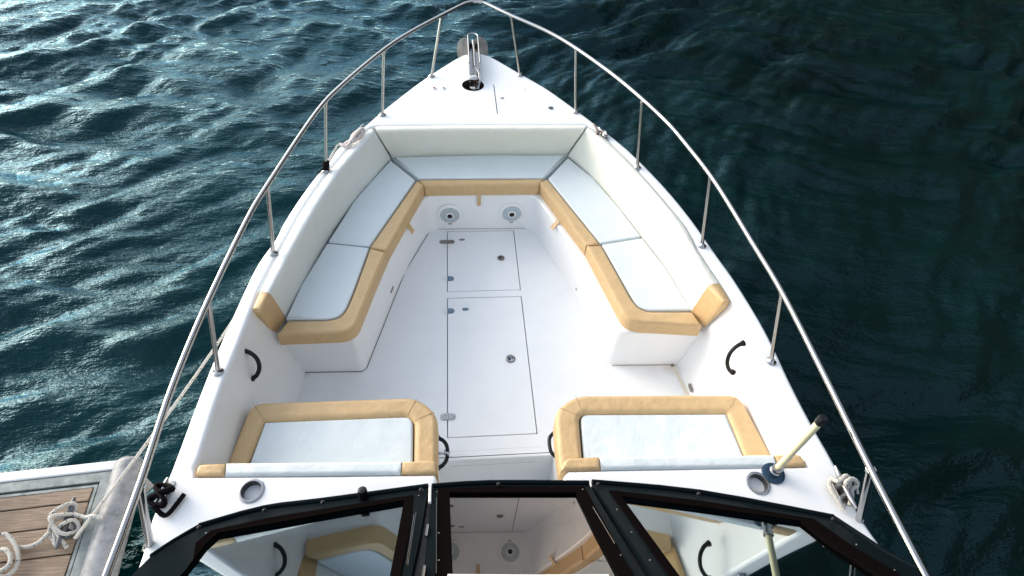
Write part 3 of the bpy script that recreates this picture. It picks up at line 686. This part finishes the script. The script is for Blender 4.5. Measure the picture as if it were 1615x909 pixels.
# anchor with two flukes beyond the bow
anc=thing('anchor','small grey anchor with two rounded flukes stowed in the bow roller','anchor')
for px,py in ((731,76),(759,75)):
    c=D(px,py,-.04); s=-1 if px<745 else 1; mb=MB(); pts=[]
    ex=Vector((1,0,-.25*s)).normalized(); ez=Vector((0,.55,.83)).normalized()
    for k in range(22): t=2*math.pi*k/22; pts.append(c+ex*(.062*math.cos(t))+ez*(.098*math.sin(t)*(1-.12*math.sin(t))))
    plate(mb,pts,ex.cross(ez),.016); mb.build('fluke',flukes,anc,smooth=False)
mb=MB(); tube(mb,[(xc+.003,yb0+.12,bz+.03),(xc+.003,yend-.02,bz+.035),(xc+.003,yend+.05,bz-.02),(xc+.003,yend+.04,bz-.09)],[.011,.012,.014,.016],8); tube(mb,[D(729,76,-.06),D(761,75,-.06)],.011,8); mb.build('shank',steel,anc)
ch=MB()
for k in range(9):
    p=Vector((xc+.003,yb0+.0+.026*k*0.8,bz+.035)); ax=Vector((1,0,0)) if k%2 else Vector((0,0,1))
    tube(ch,[p+Vector((0,.018*math.cos(t),0))+ax*.010*math.sin(t) for t in np.linspace(0,2*math.pi,11)],.0042,6,False)
ch.build('chain',steel,anc)
def dot(px,py,r,m,name,h=.004):
    mb=MB(); lathe(mb,D(px,py),(0,0,1),[(r,.0003),(r,h),(r*.6,h+.001),(.001,h+.001)],14); return mb.build(name,m,boat)
red=mat('red_button',(.25,.02,.02),.4)
for px,py,mm in ((684.5,140,red),(699.5,140,mat('green_button',(.02,.10,.05),.4))):
    f=dot(px,py,.017,whitepl,'foot_switch',.006); mb=MB(); lathe(mb,D(px,py),(0,0,1),[(.010,.006),(.010,.009),(.001,.010)],12); mb.build('switch_button',mm if mm is red else oldsteel,f)
pa,pb=D(778.5,134),D(784.5,180); e=unit(pb-pa); nn=Vector((e.y,-e.x,0))*.003; up2=Vector((0,0,.0012))
mb=MB(); mb.add([pa-nn+up2,pa+nn+up2,pb+nn+up2,pb-nn+up2],[[0,1,2,3]]); mb.build('locker_seam',dark,boat,smooth=False)
dot(791.5,155,.014,steel,'locker_latch'); dot(826,141,.012,whitepl,'locker_latch')
f=dot(868.5,170.5,.020,steel,'filler_cap'); mb=MB()
for t in (0,1.05,2.1): 
    c=D(868.5,170.5,.0055); v_=Vector((math.cos(t+.4),math.sin(t+.4),0))*.017; tube(mb,[c-v_,c+v_],.0025,5)
mb.build('cap_key',dark,f)
# faint recessed line along the foredeck before the backrest
# cleats
def cleat(a,b,name='mooring_cleat',h=.035,r=.010,m=steel,par=boat):
    mid=a.lerp(b,.5); e=unit(b-a); mb=MB(); l=(b-a).length
    tube(mb,crom([a+Vector((0,0,h+.006)),a.lerp(b,.25)+Vector((0,0,h)),mid+Vector((0,0,h)),a.lerp(b,.75)+Vector((0,0,h)),b+Vector((0,0,h+.006))],4),[r*.45,r*.6,r*.8]+[r]*11+[r*.8,r*.6,r*.45],10)
    for t in (.38,.62): tube(mb,[a.lerp(b,t),a.lerp(b,t)+Vector((0,0,h))],r*.9,8)
    prism(mb,rnd([mid+e*.06+e.cross(Vector((0,0,1)))*.02,mid+e*.06-e.cross(Vector((0,0,1)))*.02,mid-e*.06-e.cross(Vector((0,0,1)))*.02,mid-e*.06+e.cross(Vector((0,0,1)))*.02],.015),min(a.z,b.z)-.002,max(a.z,b.z)+.004,.002,1)
    return mb.build(name,m,par)
cleat(D(271,760),D(249,802)); cleat(D(1309,743),D(1342,810),h=.045,r=.012)
cleat(D(575,204),D(556,222)); cleat(D(943,208),D(957,220),h=.03)
# black fittings: stopper is on windscreen frame

# ---------------------------------------------------------------- ropes
def rope(name,pts,r,m,label,cat='rope',par=None,sub=8,grp=None):
    mb=MB(); c=crom(pts,sub)
    rs=[r*(1+.07*math.sin(i*1.9)) for i in range(len(c))]; tube(mb,c,rs,8); o=mb.build(name,m,par)
    if label: tag(o,label,cat,grp)
    return o
# black rope on port aft cleat
Z=Vector((0,0,1))
def fig8(a,b,n,w,h0,rise,ph=0):
    e=unit(b-a); s=Vector((e.y,-e.x,0)); mid=a.lerp(b,.5); l=(b-a).length/2; out=[]
    for i in range(n*12+1):
        t=i/12*2*math.pi+ph; out.append(mid+e*l*.78*math.sin(t)+s*w*math.sin(2*t)+Z*(h0+rise*i/(n*12)+.010*math.cos(2*t)))
    return out
a,b=D(271,768),D(249,806)
ro=thing('black_rope','black rope wound in figure eights on the port deck cleat','rope')
rope('wrap',fig8(a,b,3,.034,.028,.030),.0085,rubber,None,par=ro,sub=2)
rope('tail',[b+Z*.05,D(256,812,.02),D(263,812,.015),D(270,806,.015),D(281,792,.014),D(291,779,.016)],.0095,rubber,None,par=ro)
# flecked rope on starboard aft cleat
a,b=D(1311,750),D(1338,800)
ro=thing('white_rope','white rope with dark flecks looped round the starboard deck cleat by the rail end','rope')
loopR=[D(1330,804,.02),D(1322,790,.03),D(1312,775,.03),D(1308,762,.03),D(1313,756,.04),D(1321,760,.06),D(1327,757,.06),D(1334,751,.05),D(1340,757,.04),D(1337,768,.05),D(1334,762,.07),D(1343,756,.06),D(1351,760,.05),D(1350,768,.04),D(1343,772,.03),D(1343,785,.03),D(1340,798,.025)]
rope('loop',loopR,.0105,rope_w,None,par=ro)
rope('tail',[D(1349,765,.04),D(1352,772,.03),D(1353,779,.02)],.005,rope_w,None,par=ro)
# bow cleats
ro=thing('pinkish_rope','pale pinkish rope bunched on the port bow cleat','rope')
rope('knot',[D(545,232,.015),D(552,226,.03),D(557,213,.04),D(566,207,.04),D(572,210,.03),D(566,218,.03),D(556,222,.035),D(560,214,.05),D(570,204,.04),D(575,206,.02)],.012,rope_p,None,par=ro)
rope('tail',[D(556,222,.03),D(548,224,.02),D(543,229,.012),D(537,228,.006)],.011,rope_p,None,par=ro)
ro=thing('cord','thin dark cord tied round the bow cleat on the starboard side','cord')
rope('loop',[D(937,196,.01),D(941,204,.03),D(944,210,.02),D(941,212,.015),D(946,207,.03),D(952,210,.03)],.007,mat('brown_cord',(.16,.11,.09),.8),None,par=ro)
mb=MB(); tube(mb,[D(953.5,211,.02)+Vector((.016*math.cos(t),.035*math.sin(t),0)) for t in np.linspace(0,2*math.pi,16)],.007,8,False); o=mb.build('shackle',steel,boat)
# cord on the third port stanchion
ro=thing('dark_cord','dark brown cord knotted round the foot of a port stanchion','cord')
pb,pt=D(514,270),D(513.5,160,HR); e=unit(pt-pb); u,w=frame_of(e)
rope('wraps',[pb+e*(.012+.055*t)+.0165*(math.cos(2*math.pi*5*t)*u+math.sin(2*math.pi*5*t)*w) for t in np.linspace(0,1,60)],.0075,rubber,None,par=ro,sub=1)
rope('tail',[pb+e*.03,D(508,268,.02),D(504,271,.006),D(501,273.5,-.02)],.006,rubber,None,par=ro)
# mooring line from the port bow cleat to the pontoon
ZDK=-.05
DCL=P(118,850,ZDK+.06)
st=D(541,229,.004); over=D(534,231,-.0); over.x-=.012
line=[D(556,222,.03),st,over+Z*-.005]
for t in np.linspace(.12,1,10): p=over.lerp(DCL,t); p.z-=.10*math.sin(math.pi*t); line.append(p)
mb=MB(); tube(mb,crom(line,6),.0085,8); tag(mb.build('mooring_line',rope_g,None),'taut flecked mooring line running from the bow past the rail to the pontoon cleat','rope')

# ---------------------------------------------------------------- pole light
c=D(1219,747)
pl=thing('pole_light','cream pole light with black cap standing in a round steel base on the deck','light pole',loc=(0,0,0))
mb=MB(); lathe(mb,c,(0,0,1),[(.050,.0005),(.050,.006),(.044,.010),(.028,.012)],28); mb.build('flange',navy,pl)
mb=MB(); lathe(mb,c,(0,0,1),[(.024,.010),(.025,.03),(.019,.034),(.019,.05),(.022,.052),(.022,.064),(.012,.066)],22); mb.build('collar',steel,pl)
mb=MB(); lathe(mb,c,(0,0,1),[(.0145,.055),(.0145,.462),(.010,.464)],20); mb.build('tube',polem,pl)
mb=MB(); lathe(mb,c,(0,0,1),[(.0175,.455),(.0175,.488),(.014,.496),(.001,.497)],20); mb.build('cap',black,pl)

# ---------------------------------------------------------------- windscreen
ws=bpy.data.objects.new('windscreen',None); COL.objects.link(ws); ws.parent=boat
rake=Vector((0,-.70,.715)).normalized()
ZB_=zd(.85)+.045
def pane(a,b,name,outer_px,inner_px,gm,extra=0,fm=frameblk):
    A=P(*a,ZB_);Bq=P(*b,ZB_); n=(Bq-A).cross(rake).normalized()
    if n.z<0: n=-n
    if n.y<0 and n.z<.2: n=-n
    op=[onplane(x,y,A,n) for x,y in outer_px]; ip=[onplane(x,y,A,n) for x,y in inner_px]
    return A,n,op,ip
def framering(mb,op,ip,n,th,lift=0):
    k=len(op)
    for i in range(k):
        j=(i+1)%k; q=[op[i]+n*lift,op[j]+n*lift,ip[j]+n*lift,ip[i]+n*lift]
        plate(mb,q,n,th)
# left pane
A,nL,op,ip=pane((314,834),(676,771),'l',[(314,835),(417,806),(510,794),(676,771.5),(663,850),(628,1010),(120,1010),(212,907),(240,880),(274,857)],[(345,846),(435,830),(520,814.5),(638,794),(628,850),(598,1010),(199,1010),(293,906),(305,890),(325,864)],glass_b)
def rim(mb,pts,r): tube(mb,crom(pts,3),r,8)
mb=MB(); framering(mb,op,ip,nL,.03,.008); fL=mb.build('frame',frameblk,ws,smooth=False)
mb=MB(); rim(mb,[op[8]+nL*.006,op[9]+nL*.006,op[0]+nL*.010],.010); rim(mb,[op[i]+nL*.011 for i in range(4)],.013); mb.build('rubber_seal',frameblk,fL)
mb=MB(); framering(mb,[ip[0].lerp(op[0],.35),ip[1].lerp(op[1],.35),ip[2].lerp(op[2],.35),ip[3].lerp(op[3],.35),ip[4].lerp(op[4],.5),ip[5].lerp(op[5],.5),ip[6],ip[7],ip[8],ip[9].lerp(op[9],.3)],ip,nL,.02,.014); mb.build('inner_frame',fbrown,fL,smooth=False)
mb=MB(); plate(mb,ip,nL,.005); mb.build('glass_pane',glass_b,ws,smooth=False)
# door (centre)
A,nC,op2,ip2=pane((684,771),(928,766),'c',[(681,771),(773,766),(929,766),(972,840),(1012,909),(1062,1000),(660,1000),(668,909)],[(709,781),(773,781),(908,781),(936,839),(973,909),(1010,975),(717,975),(714,909)],glass_z)
mb=MB(); framering(mb,op2,ip2,nC,.03,.006); fC=mb.build('frame',frameblk,ws,smooth=False)
mb=MB(); rim(mb,[op2[0]+nC*.010,op2[1]+nC*.012,op2[2]+nC*.010],.012); mb.build('rubber_seal',frameblk,fC)
mb=MB(); framering(mb,[ip2[i].lerp(op2[i],.62) for i in range(8)],ip2,nC,.02,.012); mb.build('inner_frame',fbrown,fC,smooth=False)
mb=MB(); plate(mb,ip2,nC,.005); mb.build('glass_pane',glass_z,ws,smooth=False)
mb=MB(); q=[onplane(x,y,A+nC*.03,nC) for x,y in [(706,905.5),(830,906.5),(960,906),(962,925),(704,925)]]; plate(mb,q,nC,.02); mb.build('top_trim',whitepl,ws,smooth=False)
# right pane
A,nR,op3,ip3=pane((934,765),(1314,820),'r',[(933.5,764.5),(1102,781),(1314,820),(1360,850),(1400,876),(1459,906),(1600,1010),(1085,1010),(1028,909)],[(979,788),(1102,804),(1262,826.5),(1283,843),(1303,859),(1378,909),(1500,1000),(1135,1000),(1066,909)],glass_b)
mb=MB(); framering(mb,op3,ip3,nR,.03,.008); fR=mb.build('frame',frameblk,ws,smooth=False)
mb=MB(); rim(mb,[op3[0]+nR*.010,op3[1]+nR*.012,op3[2]+nR*.010],.013); rim(mb,[op3[2]+nR*.010,op3[3]+nR*.008,op3[4]+nR*.006,op3[5]+nR*.006],.010); mb.build('rubber_seal',frameblk,fR)
mb=MB(); framering(mb,[ip3[i].lerp(op3[i],.4) for i in range(9)],ip3,nR,.02,.014); mb.build('inner_frame',fbrown,fR,smooth=False)
mb=MB(); plate(mb,ip3,nR,.005); mb.build('glass_pane',glass_b,ws,smooth=False)
# dark filler strips between pane frames
mb=MB(); q=[onplane(x,y,A-nC*.02,nC) for x,y in [(664,773),(690,773),(672,1000),(632,1000)]]; plate(mb,q,nC,.02); mb.build('centre_post',black,ws,smooth=False); mb=MB(); q=[onplane(x,y,A-nC*.02,nC) for x,y in [(920,768),(945,768),(1095,1000),(1055,1000)]]; plate(mb,q,nC,.02); mb.build('centre_post',black,ws,smooth=False)
# white hinge post left of the door, hinge knuckles, stay rods
def on_c(px,py,l): return onplane(px,py,P(684,771,ZB_)+nC*l,nC)
mb=MB(); tube(mb,[on_c(678.3,768,.010),on_c(678,793,.012)],.006,8); mb.build('hinge_post',whitepl,ws)
for x0,y0,x1,y1 in ((674.5,829,672,847),(669.5,894,667,912)):
    mb=MB(); tube(mb,[on_c(x0,y0,.014),on_c(x1,y1,.014)],.0055,8); mb.build('hinge',steel,ws)
for p_,q_ in (((656,808),(643,893)),((653,812),(641,890)),((688.5,785),(688,905)),((935,800),(969.5,858))):
    mb=MB(); tube(mb,[on_c(*p_,.020),on_c(*q_,.020)],.0016,6); mb.build('stay_rod',steel,ws)
for px,py,n_,A_ in [(314,833,nL,0),(417,806,nL,0),(509,793.5,nL,0),(664,773.5,nL,0),(786,764.5,nC,1),(1102,780,nR,2),(1314,819.5,nR,2),(943,764.5,nR,2)]:
    o_=[P(314,834,ZB_),P(684,771,ZB_),P(934,765,ZB_)][A_]; c=onplane(px,py,o_+n_*.022,n_); mb=MB(); lathe(mb,c,n_,[(.009,-.004),(.009,.004),(.005,.008),(.001,.009)],10); mb.build('snap_stud',black,ws)
for px,py,n_,A_ in [(973,804,nR,2),(996,840,nR,2),(1025,884,nR,2),(692,841,nC,1),(692,884,nC,1),(689,776,nC,1),(919,772,nC,1),(979,876,nC,1),(660,782,nL,0),(325,841,nL,0),(1351,859,nR,2),(1411,899,nR,2)]:
    o_=[P(314,834,ZB_),P(684,771,ZB_),P(934,765,ZB_)][A_]; c=onplane(px,py,o_+n_*.012,n_); mb=MB(); lathe(mb,c,n_,[(.0034,0),(.003,.0015),(.001,.002)],8); mb.build('screw',steel,ws)
# black stopper on the port windscreen base
c=onplane(573.5,786,P(314,834,ZB_)+nL*.01,nL); mb=MB(); lathe(mb,c,(0,.25,.97),[(.021,-.01),(.020,.03),(.018,.052),(.014,.055),(.001,.055)],16); mb.build('rubber_stop',black,ws)
# helm and dash under the glass
mb=MB(); box(mb,-1.30,-.33,-.6,.80,.3,.56,.02); box(mb,.33,1.33,-.6,.76,.3,.56,.02); mb.build('dashboard',dash,boat)
mb=MB(); box(mb,-1.3,1.3,-2.0,.55,-.6,-.45,.0); mb.build('helm_floor',dash,boat)

# ---------------------------------------------------------------- pontoon
pon=thing('pontoon','wooden plank pontoon end with grey frame and worn round bumper, at lower left','pontoon',loc=(0,0,0))
c0=P(202,725,ZDK); eL=unit(P(0,747,ZDK)-c0); eD=unit(P(129,909,ZDK)-P(179,745,ZDK))
cA=P(181.6,741,ZDK)
def pp(px,py): return P(px,py,ZDK)
LEN=3.2; DEP=3.0
mb=MB(); q=[pp(0,747)+eL*LEN,pp(202,725),pp(181.6,741.5),pp(0,764)+eL*LEN]; prism(mb,q,ZDK-.35,ZDK+.01,.008); mb.build('edge_capping',mat('scuffed_white',(.58,.60,.61),.45),pon)
mb=MB(); 
g1=pp(180,743); g2=pp(158,760); prism(mb,[pp(0,765)+eL*LEN,g1,g1+eD*DEP,g1+eD*DEP+(g2-g1)*1.0,g2,pp(0,778)+eL*LEN],ZDK-.3,ZDK+.004,.004); mb.build('outer_frame',greyrub,pon)
g3=pp(155,763.5); g4=pp(148,768.5); prism(MB(),[(0,0),(1,0),(1,1)],0,1,0)
mb=MB(); prism(mb,[pp(0,778)+eL*LEN,g3,g3+eD*DEP,g3+eD*DEP+(g4-g3),g4,pp(0,784)+eL*LEN],ZDK-.3,ZDK-.002,.003); mb.build('inner_frame',greyrub,pon)
mb=MB(); prism(mb,[pp(0,790)+eL*LEN,g4,g4+eD*DEP,g4+eD*DEP+eL*LEN],ZDK-.3,ZDK-.05,0); mb.build('underframe',dark,pon,smooth=False)
# planks run along eL
lines=[(0,784.5,147,767.5),(0,807,137,790),(0,846,128,826),(0,889,116,872),(0,934,100,918),(0,984,88,966),(0,1040,74,1020)]
for i in range(len(lines)-1):
    a0,b0,a1,b1=lines[i]; c0_,d0,c1,d1=lines[i+1]
    p1=pp(a1,b1);p0=pp(a0,b0); dirp=unit(p0-p1); q1=pp(c1,d1)
    gap=.006*unit(q1-p1); P1=g4+eD*((p1-g4).dot(eD)); Q1=g4+eD*((q1-g4).dot(eD))
    off=eL*.006
    d2=unit(eL+dirp)
    mb=MB(); prism(mb,[P1+gap+off,Q1+off,Q1+off+eL*LEN,P1+gap+off+eL*LEN],ZDK-.05,ZDK+random.uniform(-.002,.002),.004,2); mb.build('plank',wood,pon)
# bumper tube
tp=pp(207,733)+Vector((0,0,-.02)); ctr=[tp+eD*t for t in np.linspace(0,DEP,14)]; RB=.078
vx=unit(Vector((-eD.y,eD.x,0))); 
if vx.x<0: vx=-vx
ctr=[p+vx*(-.012) for p in ctr]
mb=MB(); tube(mb,[ctr[0]-eD*.035]+[ctr[0]-eD*.028,ctr[0]-eD*.010]+ctr,[RB*.55,RB*.85,RB*.98]+[RB]*14,20); mb.build('bumper',tubem,pon)
# pontoon cleat
cleat(pp(126,792),pp(98,872),h=.05,r=.016,m=mat('grey_cleat',(.09,.10,.11),.5,.4),par=pon)
a,b=pp(122,800),pp(102,862)
ro=thing('white_rope','white flecked rope wrapped round the pontoon cleat','rope')
rope('wrap',[pp(111,868)+Z*.03,pp(98,840)+Z*.08,pp(95,824)+Z*.09,pp(112,808)+Z*.08,pp(127,802)+Z*.06,pp(124,812)+Z*.04,pp(104,826)+Z*.07,pp(90,832)+Z*.05,pp(84,842)+Z*.03,pp(88,855)+Z*.02,pp(94,862)+Z*.03,pp(97,846)+Z*.06,pp(115,834)+Z*.08,pp(128,828)+Z*.06,pp(130,840)+Z*.04,pp(112,850)+Z*.07,pp(98,838)+Z*.09,pp(100,826)+Z*.10,pp(127,818)+Z*.06],.0095,rope_w,None,par=ro)
rope('tail',[pp(127,818)+Z*.06,pp(143,822)+Z*.05,pp(158,823)+Z*.08,pp(172,826)+Z*.07],.010,rope_g,None,par=ro)
rope('lead',[pp(86,843)+Z*.04,pp(66,857)+Z*.02,pp(48,864)+Z*.015,pp(34,865)+Z*.015,pp(25,868)+Z*.015],.0102,rope_w,None,par=ro)
ro2=rope('rope_coil',[pp(12,850)+Z*.05,pp(18,848)+Z*.045,pp(28,858)+Z*.04,pp(34,872)+Z*.035,pp(34,890)+Z*.03,pp(26,903)+Z*.02,pp(10,912)+Z*.02,pp(-6,905)+Z*.02,pp(-8,888)+Z*.03,pp(4,875)+Z*.04,pp(18,872)+Z*.05,pp(26,882)+Z*.05,pp(24,896)+Z*.05,pp(10,905)+Z*.05,pp(-6,902)+Z*.06,pp(-14,880)+Z*.05,pp(-6,866)+Z*.05,pp(4,868)+Z*.04],.0102,rope_w,'loose coil of white rope lying on the planks in the lower left corner')
